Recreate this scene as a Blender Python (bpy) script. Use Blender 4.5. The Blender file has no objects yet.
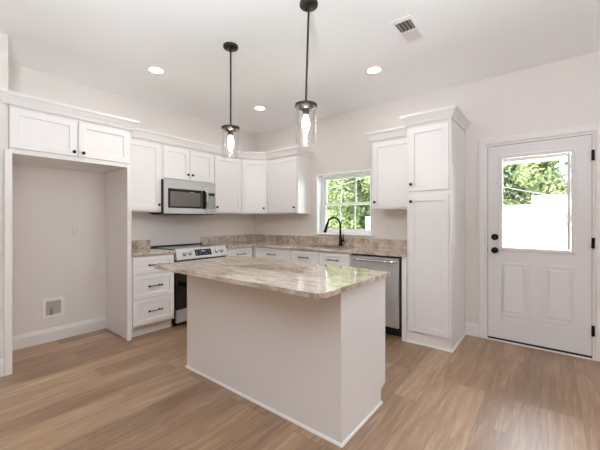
import bpy, bmesh, math, random
from mathutils import Vector, Matrix

# ------------------------------------------------------------------ camera, light, exposure
sc = bpy.context.scene
COL = sc.collection
F_PX, YAW, V0 = 315.6, 38.4, 220.5
cam_d = bpy.data.cameras.new('camera')
cam_d.sensor_width = 36.0
cam_d.lens = 36.0 * F_PX / 600.0
cam_d.shift_y = (V0 - 225.0) / 600.0
cam_d.clip_start = 0.05
cam = bpy.data.objects.new('camera', cam_d)
COL.objects.link(cam)
cam.location = (4.108, -3.906, 1.267)
cam.rotation_euler = (math.radians(90), 0, math.radians(YAW))
sc.camera = cam

w = bpy.data.worlds.new('sky')
sc.world = w
w.use_nodes = True
bg = w.node_tree.nodes['Background']
bg.inputs['Color'].default_value = (0.84, 0.915, 1.0, 1)
bg.inputs['Strength'].default_value = 12.0

def light(name, kind, loc, rot, energy, color, **kw):
    d = bpy.data.lights.new(name, kind)
    d.energy = energy
    d.color = color
    for k, v in kw.items():
        setattr(d, k, v)
    o = bpy.data.objects.new(name, d)
    o.location = loc
    o.rotation_euler = rot
    COL.objects.link(o)
    return o

R = math.radians
light('sun', 'SUN', (-5, -8, 12), (R(38), 0, R(-28)), 26.0, (1.0, 0.98, 0.96), angle=R(2))
# sky portals at the window, the door glass and the unseen side window: they only guide the sampling of the daylight
def portal(loc, rot, sx, sy):
    d = bpy.data.lights.new('daylight_portal', 'AREA')
    d.shape = 'RECTANGLE'; d.size = sx; d.size_y = sy
    d.cycles.is_portal = True
    o = bpy.data.objects.new('daylight_portal', d)
    o.location = loc; o.rotation_euler = rot
    COL.objects.link(o)
portal((1.78, 0.225, 1.516), (R(-90), 0, 0), 0.89, 0.89)
portal((3.99, 0.06, 1.45), (R(-90), 0, 0), 0.56, 0.94)
portal((7.83, -2.3, 1.85), (R(90), 0, R(90)), 0.6, 0.7)

# uplight added behind the camera for ceiling light, standing in for a bounced flash
light('bounce_fill', 'AREA', (4.0, -4.3, 1.30), (R(180), 0, 0), 128, (0.81, 0.925, 1.05), shape='DISK', size=0.5)
light('side_window_fill', 'AREA', (7.62, -2.3, 1.85), (R(135), 0, R(90)), 17, (0.82, 0.92, 1.05), shape='RECTANGLE', size=0.6, size_y=0.68)  # fill lamp added inside the unseen side window, tilted up at the ceiling

vs = sc.view_settings
vs.view_transform = 'Standard'
vs.look = 'None'
vs.gamma = 1.0
vs.exposure = 0.22
vs.use_curve_mapping = False
try:
    sc.cycles.max_bounces = 14
    sc.cycles.diffuse_bounces = 8
    sc.cycles.transparent_max_bounces = 16
    sc.cycles.caustics_reflective = False
    sc.cycles.caustics_refractive = False
    sc.cycles.use_denoising = True
except Exception:
    pass

# ------------------------------------------------------------------ materials
def srgb(r, g, b):
    f = lambda c: (c / 255 / 12.92) if c / 255 <= 0.04045 else ((c / 255 + 0.055) / 1.055) ** 2.4
    return (f(r), f(g), f(b), 1.0)

def mat(name, rgb, rough=0.5, metal=0.0, spec=0.5, coat=0.0):
    m = bpy.data.materials.new(name)
    m.use_nodes = True
    p = m.node_tree.nodes['Principled BSDF']
    p.inputs['Base Color'].default_value = srgb(*rgb)
    p.inputs['Roughness'].default_value = rough
    p.inputs['Metallic'].default_value = metal
    p.inputs['Specular IOR Level'].default_value = spec
    p.inputs['Coat Weight'].default_value = coat
    return m

def nodes(m):
    nt = m.node_tree
    return nt, nt.nodes['Principled BSDF'], lambda t: nt.nodes.new(t), lambda a, b: nt.links.new(a, b)

def coords(nt, scale=(1, 1, 1), rot=(0, 0, 0), loc=(0, 0, 0)):
    g = nt.nodes.new('ShaderNodeNewGeometry')
    mp = nt.nodes.new('ShaderNodeMapping')
    mp.inputs['Scale'].default_value = scale
    mp.inputs['Rotation'].default_value = rot
    mp.inputs['Location'].default_value = loc
    nt.links.new(g.outputs['Position'], mp.inputs['Vector'])
    return mp.outputs['Vector']

def noise(nt, vec, scale, detail=4, rough=0.55, dist=0.0):
    n = nt.nodes.new('ShaderNodeTexNoise')
    n.inputs['Scale'].default_value = scale
    n.inputs['Detail'].default_value = detail
    n.inputs['Roughness'].default_value = rough
    n.inputs['Distortion'].default_value = dist
    nt.links.new(vec, n.inputs['Vector'])
    return n.outputs['Fac']

def ramp(nt, fac, stops):
    r = nt.nodes.new('ShaderNodeValToRGB')
    e = r.color_ramp.elements
    while len(e) < len(stops):
        e.new(0.5)
    for el, (p, c) in zip(e, stops):
        el.position = p
        el.color = c
    nt.links.new(fac, r.inputs['Fac'])
    return r.outputs['Color']

def mix(nt, fac, a, b, mode='MIX'):
    m = nt.nodes.new('ShaderNodeMix')
    m.data_type = 'RGBA'
    m.blend_type = mode
    for sock, v in ((m.inputs[0], fac), (m.inputs[6], a), (m.inputs[7], b)):
        if hasattr(v, 'is_linked') or hasattr(v, 'links'):
            nt.links.new(v, sock)
        else:
            sock.default_value = v
    return m.outputs[2]

def bump(nt, fac, strength, dist=0.01):
    b = nt.nodes.new('ShaderNodeBump')
    b.inputs['Strength'].default_value = strength
    b.inputs['Distance'].default_value = dist
    nt.links.new(fac, b.inputs['Height'])
    nt.links.new(b.outputs['Normal'], nt.nodes['Principled BSDF'].inputs['Normal'])

def plaster(name, rgb):
    m = mat(name, rgb, 0.9, spec=0.2)
    nt, p, N, L = nodes(m)
    v = coords(nt)
    bump(nt, noise(nt, v, 260, 2), 0.06, 0.002)
    return m

M = {}
M['wall'] = plaster('wall_paint', (230, 223, 217))
M['ceiling'] = plaster('ceiling_paint', (247, 247, 247))
M['trim'] = mat('trim_paint', (234, 229, 225), 0.35, spec=0.4)
M['cab'] = mat('cabinet_paint', (233, 229, 226), 0.33, spec=0.5)
M['cab_in'] = mat('toe_kick_paint', (236, 230, 224), 0.5, spec=0.3)  # slightly warmer, duller paint for the toe kicks
M['door'] = mat('door_paint', (228, 224, 222), 0.4, spec=0.4)
M['vinyl'] = mat('window_vinyl', (250, 251, 252), 0.35)
M['black'] = mat('matte_black_metal', (15, 14, 14), 0.5, 0.0, 0.2)
M['blackplastic'] = mat('black_plastic', (20, 19, 19), 0.4)
M['bronze'] = mat('dark_bronze_metal', (66, 58, 52), 0.38, 0.8)
M['blackglass'] = mat('black_glass', (14, 13, 13), 0.05, 0.0, 0.6)
M['cooktop'] = mat('cooktop_glass', (26, 25, 25), 0.12, 0.0, 0.8)
M['chrome'] = mat('polished_metal', (205, 203, 200), 0.14, 1.0)
M['plastic'] = mat('white_plastic', (240, 238, 234), 0.35)
M['plate'] = mat('plate_plastic', (230, 224, 218), 0.4)
M['void'] = mat('dark_recess', (40, 38, 36), 0.8)
M['screen'] = mat('display_text', (150, 170, 180), 0.4)
M['ventgrey'] = mat('vent_louver', (172, 168, 164), 0.5)
M['boxgrey'] = mat('recess_grey', (178, 172, 166), 0.6)
M['brass'] = mat('valve_metal', (150, 140, 130), 0.3, 0.9)

def steel():
    m = mat('brushed_stainless', (204, 203, 203), 0.3, 0.72)
    nt, p, N, L = nodes(m)
    v = coords(nt, (3, 3, 400))
    n = noise(nt, v, 3, 3)
    L(ramp(nt, n, [(0.3, srgb(196, 195, 195)), (0.7, srgb(214, 213, 213))]), p.inputs['Base Color'])
    bump(nt, n, 0.05, 0.001)
    return m
M['steel'] = steel()

def granite(name, stretch, shift=0.0):
    m = mat(name, (180, 160, 140), 0.06, 0.0, 0.9, 0.15)
    m.node_tree.nodes['Principled BSDF'].inputs['Coat Roughness'].default_value = 0.04
    nt, p, N, L = nodes(m)
    v = coords(nt, stretch, (0, 0, 0.06), (shift, shift * 2, shift))
    v2 = coords(nt, (1, 1, 1))
    big = noise(nt, v, 2.4, 6, 0.62, 0.9)
    c = ramp(nt, big, [(0.30, srgb(124, 100, 80)), (0.40, srgb(170, 148, 126)), (0.50, srgb(198, 180, 160)),
                       (0.60, srgb(214, 203, 189)), (0.70, srgb(182, 161, 139)), (0.80, srgb(222, 216, 208))])
    fine = noise(nt, v, 11, 5, 0.7, 0.3)
    c2 = ramp(nt, fine, [(0.36, srgb(108, 88, 72)), (0.47, srgb(184, 163, 140)), (0.60, srgb(232, 227, 219))])
    c = mix(nt, 0.42, c, c2)
    spk = noise(nt, v2, 95, 2, 0.5)
    dark = ramp(nt, spk, [(0.33, (1, 1, 1, 1)), (0.38, (0, 0, 0, 1))])
    c = mix(nt, dark, c, srgb(88, 74, 64))
    grey = ramp(nt, noise(nt, v2, 26, 3, 0.6), [(0.56, (0, 0, 0, 1)), (0.66, (0.55, 0.55, 0.55, 1))])
    c = mix(nt, grey, c, srgb(214, 208, 200))
    L(c, p.inputs['Base Color'])
    return m
M['granite'] = granite('granite_brown_beige', (0.55, 1.7, 1.2))
M['granite_wall'] = granite('granite_splash', (1.5, 1.5, 1.1), 3.1)

def oak_floor():
    m = mat('oak_plank_floor', (150, 115, 85), 0.42, 0.0, 1.0, 0.5)
    m.node_tree.nodes['Principled BSDF'].inputs['Coat Roughness'].default_value = 0.4
    nt, p, N, L = nodes(m)
    g = N('ShaderNodeNewGeometry')
    sep = N('ShaderNodeSeparateXYZ')
    cmb = N('ShaderNodeCombineXYZ')
    L(g.outputs['Position'], sep.inputs[0])
    L(sep.outputs['Y'], cmb.inputs['X'])
    L(sep.outputs['X'], cmb.inputs['Y'])
    def brick(c1, c2, mortar, off=0.37):
        b = N('ShaderNodeTexBrick')
        b.offset = off
        b.offset_frequency = 3
        b.inputs['Color1'].default_value = c1
        b.inputs['Color2'].default_value = c2
        b.inputs['Mortar'].default_value = mortar
        b.inputs['Scale'].default_value = 1.0
        b.inputs['Mortar Size'].default_value = 0.0011
        b.inputs['Mortar Smooth'].default_value = 0.2
        b.inputs['Brick Width'].default_value = 1.22
        b.inputs['Row Height'].default_value = 0.178
        L(cmb.outputs[0], b.inputs['Vector'])
        return b
    b = brick((0, 0, 0, 1), (1, 1, 1, 1), (0.5, 0.5, 0.5, 1))
    # shift the grain by the plank's own random value
    add = N('ShaderNodeVectorMath'); add.operation = 'MULTIPLY_ADD'
    L(b.outputs['Color'], add.inputs[0]); add.inputs[1].default_value = (7.3, 3.1, 5.7)
    L(g.outputs['Position'], add.inputs[2])
    mp = N('ShaderNodeMapping'); mp.inputs['Scale'].default_value = (11.0, 0.9, 1)
    L(add.outputs[0], mp.inputs['Vector'])
    grain = noise(nt, mp.outputs[0], 2.2, 6, 0.62, 0.8)
    mp2 = N('ShaderNodeMapping'); mp2.inputs['Scale'].default_value = (60.0, 2.0, 1)
    L(add.outputs[0], mp2.inputs['Vector'])
    fine = noise(nt, mp2.outputs[0], 2.0, 4, 0.6, 0.2)
    base = ramp(nt, b.outputs['Color'], [(0.0, srgb(124, 90, 59)), (0.3, srgb(145, 109, 76)), (0.65, srgb(162, 126, 91)), (1.0, srgb(188, 153, 116))])
    gr = ramp(nt, grain, [(0.30, srgb(88, 60, 38)), (0.5, srgb(152, 117, 84)), (0.70, srgb(210, 181, 149))])
    c = mix(nt, 0.4, base, gr)
    fr = ramp(nt, fine, [(0.3, srgb(205, 200, 195)), (0.65, (1, 1, 1, 1))])
    c = mix(nt, 0.7, c, fr, 'MULTIPLY')
    c = mix(nt, b.outputs['Fac'], c, srgb(98, 72, 52))
    L(c, p.inputs['Base Color'])
    bump(nt, fine, 0.05, 0.002)
    return m
M['floor'] = oak_floor()

def pane_glass(name, tint=(1, 1, 1, 1), ior=1.45, cap=1.0):
    m = bpy.data.materials.new(name)
    m.use_nodes = True
    nt = m.node_tree
    nt.nodes.remove(nt.nodes['Principled BSDF'])
    out = nt.nodes['Material Output']
    t = nt.nodes.new('ShaderNodeBsdfTransparent'); t.inputs[0].default_value = tint
    g = nt.nodes.new('ShaderNodeBsdfGlossy'); g.inputs['Roughness'].default_value = 0.02
    f = nt.nodes.new('ShaderNodeFresnel'); f.inputs[0].default_value = ior
    x = nt.nodes.new('ShaderNodeMixShader')
    mu = nt.nodes.new('ShaderNodeMath'); mu.operation = 'MULTIPLY'; mu.inputs[1].default_value = cap
    nt.links.new(f.outputs[0], mu.inputs[0])
    nt.links.new(mu.outputs[0], x.inputs[0])
    nt.links.new(t.outputs[0], x.inputs[1])
    nt.links.new(g.outputs[0], x.inputs[2])
    nt.links.new(x.outputs[0], out.inputs['Surface'])
    return m
M['pane'] = pane_glass('window_glass')
M['shade_glass'] = pane_glass('pendant_glass', (1, 1, 1, 1), 1.35, 0.35)

def emit(name, rgb, strength):
    m = bpy.data.materials.new(name)
    m.use_nodes = True
    p = m.node_tree.nodes['Principled BSDF']
    p.inputs['Base Color'].default_value = (1, 1, 1, 1)
    p.inputs['Emission Color'].default_value = srgb(*rgb)
    p.inputs['Emission Strength'].default_value = strength
    return m
M['lens'] = emit('downlight_lens', (255, 250, 240), 9.0)
M['bulb'] = emit('lit_bulb', (250, 248, 247), 150.0)

def leafmat(name, a, b):
    m = mat(name, a, 0.55, 0.0, 0.3)
    nt, p, N, L = nodes(m)
    v = coords(nt)
    L(ramp(nt, noise(nt, v, 1.7, 4, 0.7), [(0.35, srgb(*a)), (0.65, srgb(*b))]), p.inputs['Base Color'])
    tr = N('ShaderNodeBsdfTranslucent')
    tr.inputs[0].default_value = srgb(*b)
    ms = N('ShaderNodeMixShader'); ms.inputs[0].default_value = 0.4
    L(p.outputs[0], ms.inputs[1]); L(tr.outputs[0], ms.inputs[2])
    L(ms.outputs[0], nt.nodes['Material Output'].inputs['Surface'])
    return m
M['leaf_a'] = leafmat('leaf_fresh_green', (82, 96, 62), (128, 136, 92))
M['leaf_b'] = leafmat('leaf_mid_green', (64, 82, 54), (106, 119, 82))
M['bark'] = mat('bark', (66, 58, 48), 0.9)
M['fence'] = mat('white_fence_paint', (248, 248, 248), 0.6)
def lawn():
    m = mat('lawn', (120, 140, 90), 0.9)
    nt, p, N, L = nodes(m)
    L(ramp(nt, noise(nt, coords(nt), 6, 5), [(0.35, srgb(110, 132, 80)), (0.65, srgb(150, 165, 112))]), p.inputs['Base Color'])
    return m
M['lawn'] = lawn()

# ------------------------------------------------------------------ builders
FW = (Vector((0, 0, 0)), Vector((1, 0, 0)), Vector((0, 1, 0)))          # world
FA = (Vector((0, 0, 0)), Vector((0, 1, 0)), Vector((1, 0, 0)))          # range wall x = 0: along +y, out +x
FB = (Vector((0, 0, 0)), Vector((1, 0, 0)), Vector((0, -1, 0)))         # window wall y = 0: along +x, out -y
UP = Vector((0, 0, 1))

class MB:
    def __init__(self):
        self.v, self.f, self.sm = [], [], []
    def face_set(self, pts, faces, smooth=False):
        b = len(self.v)
        self.v += [Vector(p) for p in pts]
        for f in faces:
            self.f.append([b + i for i in f]); self.sm.append(smooth)
    def box(self, fr, a0, a1, b0, b1, z0, z1):
        o, u, n = fr
        pts = [o + u * a + n * b + UP * z for z in (z0, z1) for a, b in ((a0, b0), (a1, b0), (a1, b1), (a0, b1))]
        self.face_set(pts, [(0, 3, 2, 1), (4, 5, 6, 7), (0, 1, 5, 4), (1, 2, 6, 5), (2, 3, 7, 6), (3, 0, 4, 7)])
        return self
    def frustum(self, fr, r0, r1, b0, b1):
        """rectangle r0=(a0,a1,z0,z1) at depth b0 to rectangle r1 at depth b1"""
        o, u, n = fr
        pts = []
        for (a0, a1, z0, z1), b in ((r0, b0), (r1, b1)):
            pts += [o + u * a + n * b + UP * z for a, z in ((a0, z0), (a1, z0), (a1, z1), (a0, z1))]
        self.face_set(pts, [(0, 3, 2, 1), (4, 5, 6, 7), (0, 1, 5, 4), (1, 2, 6, 5), (2, 3, 7, 6), (3, 0, 4, 7)])
        return self
    def ring(self, fr, outer, inner, b0, b1, inner_b=None):
        """flat frame between two rectangles (a0,a1,z0,z1) from depth b0 to b1; the inner lip ends at inner_b"""
        o, u, n = fr
        ib = b0 if inner_b is None else inner_b
        def rect(r, b):
            a0, a1, z0, z1 = r
            return [o + u * a + n * b + UP * z for a, z in ((a0, z0), (a1, z0), (a1, z1), (a0, z1))]
        pts = rect(outer, b0) + rect(outer, b1) + rect(inner, b1) + rect(inner, ib)
        fs = []
        for i in range(4):
            j = (i + 1) % 4
            fs += [(i, j, 4 + j, 4 + i), (4 + i, 4 + j, 8 + j, 8 + i), (8 + i, 8 + j, 12 + j, 12 + i), (12 + i, 12 + j, j, i)]
        self.face_set(pts, fs)
        return self
    def poly(self, pts, z0, z1):
        n = len(pts)
        P = [Vector((x, y, z0)) for x, y in pts] + [Vector((x, y, z1)) for x, y in pts]
        self.face_set(P, [tuple(range(n))[::-1], tuple(range(n, 2 * n))] + [(i, (i + 1) % n, n + (i + 1) % n, n + i) for i in range(n)])
        return self
    def lathe(self, c, axis, prof, seg=24, smooth=True, caps=True):
        c = Vector(c); ax = Vector(axis).normalized()
        t = Vector((1, 0, 0)) if abs(ax.x) < 0.9 else Vector((0, 1, 0))
        e1 = ax.cross(t).normalized(); e2 = ax.cross(e1)
        pts = [c + ax * h + (e1 * math.cos(2 * math.pi * k / seg) + e2 * math.sin(2 * math.pi * k / seg)) * r for r, h in prof for k in range(seg)]
        fs = [(i * seg + k, i * seg + (k + 1) % seg, (i + 1) * seg + (k + 1) % seg, (i + 1) * seg + k) for i in range(len(prof) - 1) for k in range(seg)]
        self.face_set(pts, fs, smooth)
        if caps:
            m = len(prof) - 1
            self.face_set(pts[:seg], [tuple(range(seg))[::-1]])
            self.face_set(pts[m * seg:], [tuple(range(seg))])
        return self
    def tube(self, path, rad, seg=12):
        path = [Vector(p) for p in path]
        rad = rad if isinstance(rad, (list, tuple)) else [rad] * len(path)
        rings = []
        prev = None
        for i, p in enumerate(path):
            t = (path[min(i + 1, len(path) - 1)] - path[max(i - 1, 0)]).normalized()
            if prev is None:
                h = Vector((0, 0, 1)) if abs(t.z) < 0.9 else Vector((1, 0, 0))
                e1 = t.cross(h).normalized()
            else:
                e1 = (prev - t * prev.dot(t)).normalized()
            prev = e1
            e2 = t.cross(e1)
            rings += [p + (e1 * math.cos(2 * math.pi * k / seg) + e2 * math.sin(2 * math.pi * k / seg)) * rad[i] for k in range(seg)]
        n = len(path)
        self.face_set(rings, [(i * seg + k, i * seg + (k + 1) % seg, (i + 1) * seg + (k + 1) % seg, (i + 1) * seg + k) for i in range(n - 1) for k in range(seg)], True)
        self.face_set(rings[:seg], [tuple(range(seg))[::-1]])
        self.face_set(rings[-seg:], [tuple(range(seg))])
        return self
    def sweep(self, path, prof, closed=False):
        """profile (out, up) swept along an xy path with mitred corners; out is to the right of travel"""
        P = [Vector((x, y)) for x, y, *_ in path]
        zz = path[0][2]
        n = len(P)
        nrm = []
        for i in range(n - 1):
            d = (P[i + 1] - P[i]).normalized()
            nrm.append(Vector((d.y, -d.x)))
        m = len(prof)
        pts = []
        for i in range(n):
            if i == 0: o = nrm[0]
            elif i == n - 1: o = nrm[-1]
            else:
                s = nrm[i - 1] + nrm[i]
                o = s * (1.0 / (1.0 + nrm[i - 1].dot(nrm[i])))
            pts += [Vector((P[i].x + o.x * a, P[i].y + o.y * a, zz + b)) for a, b in prof]
        fs = [(i * m + k, i * m + (k + 1) % m, (i + 1) * m + (k + 1) % m, (i + 1) * m + k) for i in range(n - 1) for k in range(m)]
        fs += [tuple(range(m)), tuple(range((n - 1) * m, n * m))[::-1]]
        self.face_set(pts, fs)
        return self
    def build(self, name, material, parent=None, bevel=0.0, seg=1):
        me = bpy.data.meshes.new(name)
        off = Vector(ORIGIN.get(parent.name, (0, 0, 0))) if parent else Vector((0, 0, 0))
        me.from_pydata([tuple(p - off) for p in self.v], [], self.f)
        me.polygons.foreach_set('use_smooth', self.sm)
        bm = bmesh.new(); bm.from_mesh(me)
        bmesh.ops.recalc_face_normals(bm, faces=bm.faces)
        bm.to_mesh(me); bm.free()
        me.materials.append(material)
        o = bpy.data.objects.new(name, me)
        COL.objects.link(o)
        if parent:
            o.parent = parent
            ORIGIN[o.name] = tuple(off)
        if bevel:
            b = o.modifiers.new('bevel', 'BEVEL'); b.width = bevel; b.segments = seg; b.limit_method = 'ANGLE'; b.angle_limit = R(40)
        return o

ORIGIN = {}
def tag(o, label, cat, group=None):
    o['label'] = label; o['category'] = cat
    if group: o['group'] = group
    return o
def thing(name, loc, label, cat, group=None):
    o = bpy.data.objects.new(name, None)
    o.empty_display_size = 0.1
    o.location = loc
    COL.objects.link(o)
    ORIGIN[o.name] = tuple(loc)
    return tag(o, label, cat, group)
def struct(o):
    o['kind'] = 'structure'
    return o

# ------------------------------------------------------------------ the room
H = 2.792
YR, XR = -8.2, 7.7            # rear and right walls
WX0, WX1, WZ0, WZ1 = 1.336, 2.224, 1.075, 1.957          # kitchen window opening
DX0, DX1, DZ0, DZ1 = 3.584, 4.406, 0.018, 2.053          # door slab
JX0, JX1, JZ = DX0 - 0.022, DX1 + 0.022, DZ1 + 0.022     # door opening in the wall

struct(MB().box(FW, -0.2, XR + 0.2, YR - 0.2, 0.215, -0.12, 0).build('floor', M['floor']))
struct(MB().box(FW, -0.2, XR + 0.2, YR - 0.2, 0.215, H, H + 0.15).build('ceiling', M['ceiling']))
struct(MB().box(FW, -0.15, 0, -3.5, 0.15, 0, H).build('wall_left', M['wall']))
mb = MB()
mb.box(FW, 0, WX0, 0, 0.21, 0, H)
mb.box(FW, WX0, WX1, 0, 0.21, 0, WZ0 - 0.02).box(FW, WX0, WX1, 0, 0.21, WZ1, H)
mb.box(FW, WX1, JX0, 0, 0.21, 0, H)
mb.box(FW, JX0, JX1, 0, 0.15, JZ, H)
mb.box(FW, JX1, XR, 0, 0.15, 0, H)
struct(mb.build('wall_back', M['wall']))
struct(MB().poly([(0, -3.5), (0.48, -3.5), (0.48, YR), (0.61, YR), (0.61, -3.362), (0, -3.362)], 0, H).build('wall_near_left', M['wall']))
struct(MB().box(FW, 0.61, XR, YR - 0.12, YR, 0, H).build('wall_rear', M['wall']))
mb = MB()          # unseen right wall; its window opening is sized for the side light
for a0, a1 in ((YR, -2.6), (-2.0, 0)):
    mb.box(FW, XR, XR + 0.12, a0, a1, 0, H)
mb.box(FW, XR, XR + 0.12, -2.6, -2.0, 0, 1.5).box(FW, XR, XR + 0.12, -2.6, -2.0, 2.2, H)
struct(mb.build('wall_right', M['wall']))

BASE = [(0, 0), (0.016, 0), (0.016, 0.105), (0.012, 0.113), (0.009, 0.125), (0.005, 0.137), (0, 0.14)]
struct(MB().sweep([(0, -3.362, 0), (0, -2.416, 0)], BASE).build('baseboard_left', M['trim']))
struct(MB().sweep([(0.61, YR, 0), (0.61, -3.389, 0)], BASE).build('baseboard_near_left', M['trim']))
struct(MB().sweep([(3.366, 0, 0), (JX0 - 0.065, 0, 0)], BASE).build('baseboard_back', M['trim']))
struct(MB().sweep([(JX1 + 0.065, 0, 0), (XR, 0, 0)], BASE).build('baseboard_right', M['trim']))

# door casing (flat colonial boards) and jamb
mb = MB()
cw = 0.066
CAS = [(0, 0.008), (cw * 0.15, 0.016), (cw * 0.8, 0.018), (cw, 0.012)]
for s, e in ((JX0, -1), (JX1, 1)):
    pts = []
    for z in (0, JZ):
        zz = [0, 0] if z == 0 else None
        for k, (a, b) in enumerate([(0, 0)] + CAS + [(cw, 0)]):
            pts.append((s + e * a, -b, 0 if z == 0 else JZ + a))
    m_ = 6
    mb.face_set(pts, [(k, (k + 1) % m_, m_ + (k + 1) % m_, m_ + k) for k in range(m_)] + [tuple(range(m_)), tuple(range(m_, 2 * m_))])
pts = []
for s, e in ((JX0, -1), (JX1, 1)):
    for a, b in [(0, 0)] + CAS + [(cw, 0)]:
        pts.append((s + e * a, -b, JZ + a))
mb.face_set(pts, [(k, (k + 1) % 6, 6 + (k + 1) % 6, 6 + k) for k in range(6)] + [tuple(range(6)), tuple(range(6, 12))])
struct(mb.build('trim_1', M['trim']))
mb = MB()
mb.box(FB, JX0, DX0 - 0.003, -0.15, 0, 0, JZ).box(FB, DX1 + 0.003, JX1, -0.15, 0, 0, JZ).box(FB, DX0 - 0.003, DX1 + 0.003, -0.15, 0, DZ1 + 0.003, JZ)
mb.box(FB, DX0 - 0.003, DX0 + 0.012, -0.075, -0.051, 0, DZ1).box(FB, DX1 - 0.012, DX1 + 0.003, -0.075, -0.051, 0, DZ1)
struct(mb.build('trim_2', M['trim']))

# ------------------------------------------------------------------ entry door
door = bpy.data.objects.new('door_1', None); COL.objects.link(door)
door.location = (DX0, 0, DZ0); ORIGIN['door_1'] = tuple(door.location); struct(door)
door['label'] = 'white half-glass entry door with two raised panels and black knobs'
GX0, GX1, GZ0, GZ1 = 3.716, 4.262, 0.985, 1.915
mb = MB()
d0, d1 = -0.048, -0.004        # slab depth (behind the wall face)
mb.box(FB, DX0, GX0 - 0.01, d0, d1, DZ0, DZ1).box(FB, GX1 + 0.01, DX1, d0, d1, DZ0, DZ1)
mb.box(FB, GX0 - 0.01, GX1 + 0.01, d0, d1, GZ1 + 0.01, DZ1)
PZ0, PZ1 = 0.275, 0.825
px = [(3.690, 3.935), (4.055, 4.300)]
# lower field split round two raised panels
mb.box(FB, GX0 - 0.01, GX1 + 0.01, d0, d1, DZ0, PZ0 - 0.03)
mb.box(FB, GX0 - 0.01, GX1 + 0.01, d0, d1, PZ1 + 0.03, GZ0 - 0.01)
mb.box(FB, GX0 - 0.01, GX1 + 0.01, d0, d1 - 0.006, PZ0 - 0.03, PZ1 + 0.03)
mb.box(FB, 3.965, 4.025, d0, d1, PZ0 - 0.03, PZ1 + 0.03)
mb.box(FB, GX0 - 0.012, GX0 + 0.0, d0, d1 - 0.006, PZ0, PZ1)
slab = mb.build('slab', M['door'], door)
for a0, a1 in px:
    q = MB()
    a0, a1 = max(a0, 3.66), a1
    q.ring(FB, (a0 - 0.002, a1 + 0.002, PZ0 - 0.002, PZ1 + 0.002), (a0 + 0.022, a1 - 0.022, PZ0 + 0.022, PZ1 - 0.022), d1 - 0.007, d1 + 0.006, d1 - 0.012)
    q.frustum(FB, (a0 + 0.022, a1 - 0.022, PZ0 + 0.022, PZ1 - 0.022), (a0 + 0.05, a1 - 0.05, PZ0 + 0.05, PZ1 - 0.05), d1 - 0.012, d1 + 0.004)
    q.build('raised_panel', M['door'], slab)
q = MB()
q.ring(FB, (GX0 - 0.035, GX1 + 0.035, GZ0 - 0.035, GZ1 + 0.035), (GX0, GX1, GZ0, GZ1), d0 - 0.008, d1 + 0.012, d0 - 0.008)
q.ring(FB, (GX0 - 0.03, GX1 + 0.03, GZ0 - 0.03, GZ1 + 0.03), (GX0 - 0.008, GX1 + 0.008, GZ0 - 0.008, GZ1 + 0.008), d1 + 0.010, d1 + 0.017)
gq = MB()
gq.box(FB, DX0 - 0.0035, DX0 + 0.0005, -0.046, -0.0035, DZ0, DZ1 + 0.003).box(FB, DX1 - 0.0005, DX1 + 0.0025, -0.046, -0.006, DZ0, DZ1 + 0.003).box(FB, DX0, DX1, -0.046, -0.0035, DZ1 - 0.001, DZ1 + 0.0035)
gq.build('door_gap_strip', M['blackplastic'], door)  # black strips standing in for the shaded gap round the slab
gf = q.build('glass_frame', M['door'], door, 0.002)
MB().box(FB, GX0, GX1, -0.030, -0.026, GZ0, GZ1).build('glass_pane', M['pane'], door)
q = MB()
q.box(FB, GX0 + 0.004, GX1 - 0.034, -0.022, -0.010, GZ1 - 0.035, GZ1 - 0.004)
for k in range(5):
    q.box(FB, GX0 + 0.006, GX1 - 0.036, -0.024, -0.008, GZ1 - 0.042 - 0.006 * k, GZ1 - 0.039 - 0.006 * k)
q.build('raised_blind', M['plastic'], door)
q = MB().box(FB, GX1 - 0.030, GX1 - 0.004, -0.020, 0.0, GZ0 + 0.004, GZ1 - 0.004)
rail = q.build('blind_track', mat('track_grey', (226, 224, 222), 0.5), door)
MB().box(FB, GX1 - 0.032, GX1 - 0.002, 0.0, 0.016, 1.24, 1.32).build('slider', M['plastic'], rail, 0.003)
KP = [(0.033, 0), (0.033, 0.006), (0.028, 0.012), (0.013, 0.014), (0.011, 0.030), (0.018, 0.036), (0.027, 0.046), (0.028, 0.056), (0.022, 0.064), (0.010, 0.067)]
kx = 3.648
MB().lathe((kx, 0.004, 0.952), (0, -1, 0), KP).build('door_knob', M['black'], door)
q = MB().lathe((kx, 0.004, 1.093), (0, -1, 0), [(0.033, 0), (0.033, 0.012), (0.027, 0.020), (0.008, 0.021)])
q.box(FB, kx - 0.005, kx + 0.005, 0.016, 0.036, 1.075, 1.111)
q.build('deadbolt', M['black'], door)
for z in (1.862, 1.062, 0.262):
    q = MB().lathe((DX1 + 0.006, -0.006, z - 0.048), (0, 0, 1), [(0.007, 0), (0.007, 0.096)], 12)
    q.box(FB, DX1 - 0.003, DX1 + 0.020, -0.004, 0.002, z - 0.048, z + 0.048)
    q.build('hinge', M['black'], door)
MB().box(FB, DX0 - 0.003, DX1 + 0.003, -0.055, -0.001, 0.0112, 0.030).build('sweep', M['blackplastic'], door)
MB().box(FB, DX0 - 0.004, DX0 - 0.0005, -0.03, 0.001, 0.93, 0.985).build('strike_plate', M['black'], door)
struct(MB().box(FB, JX0, JX1, -0.16, 0.018, 0, 0.011).build('trim_3', M['trim']))

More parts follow.
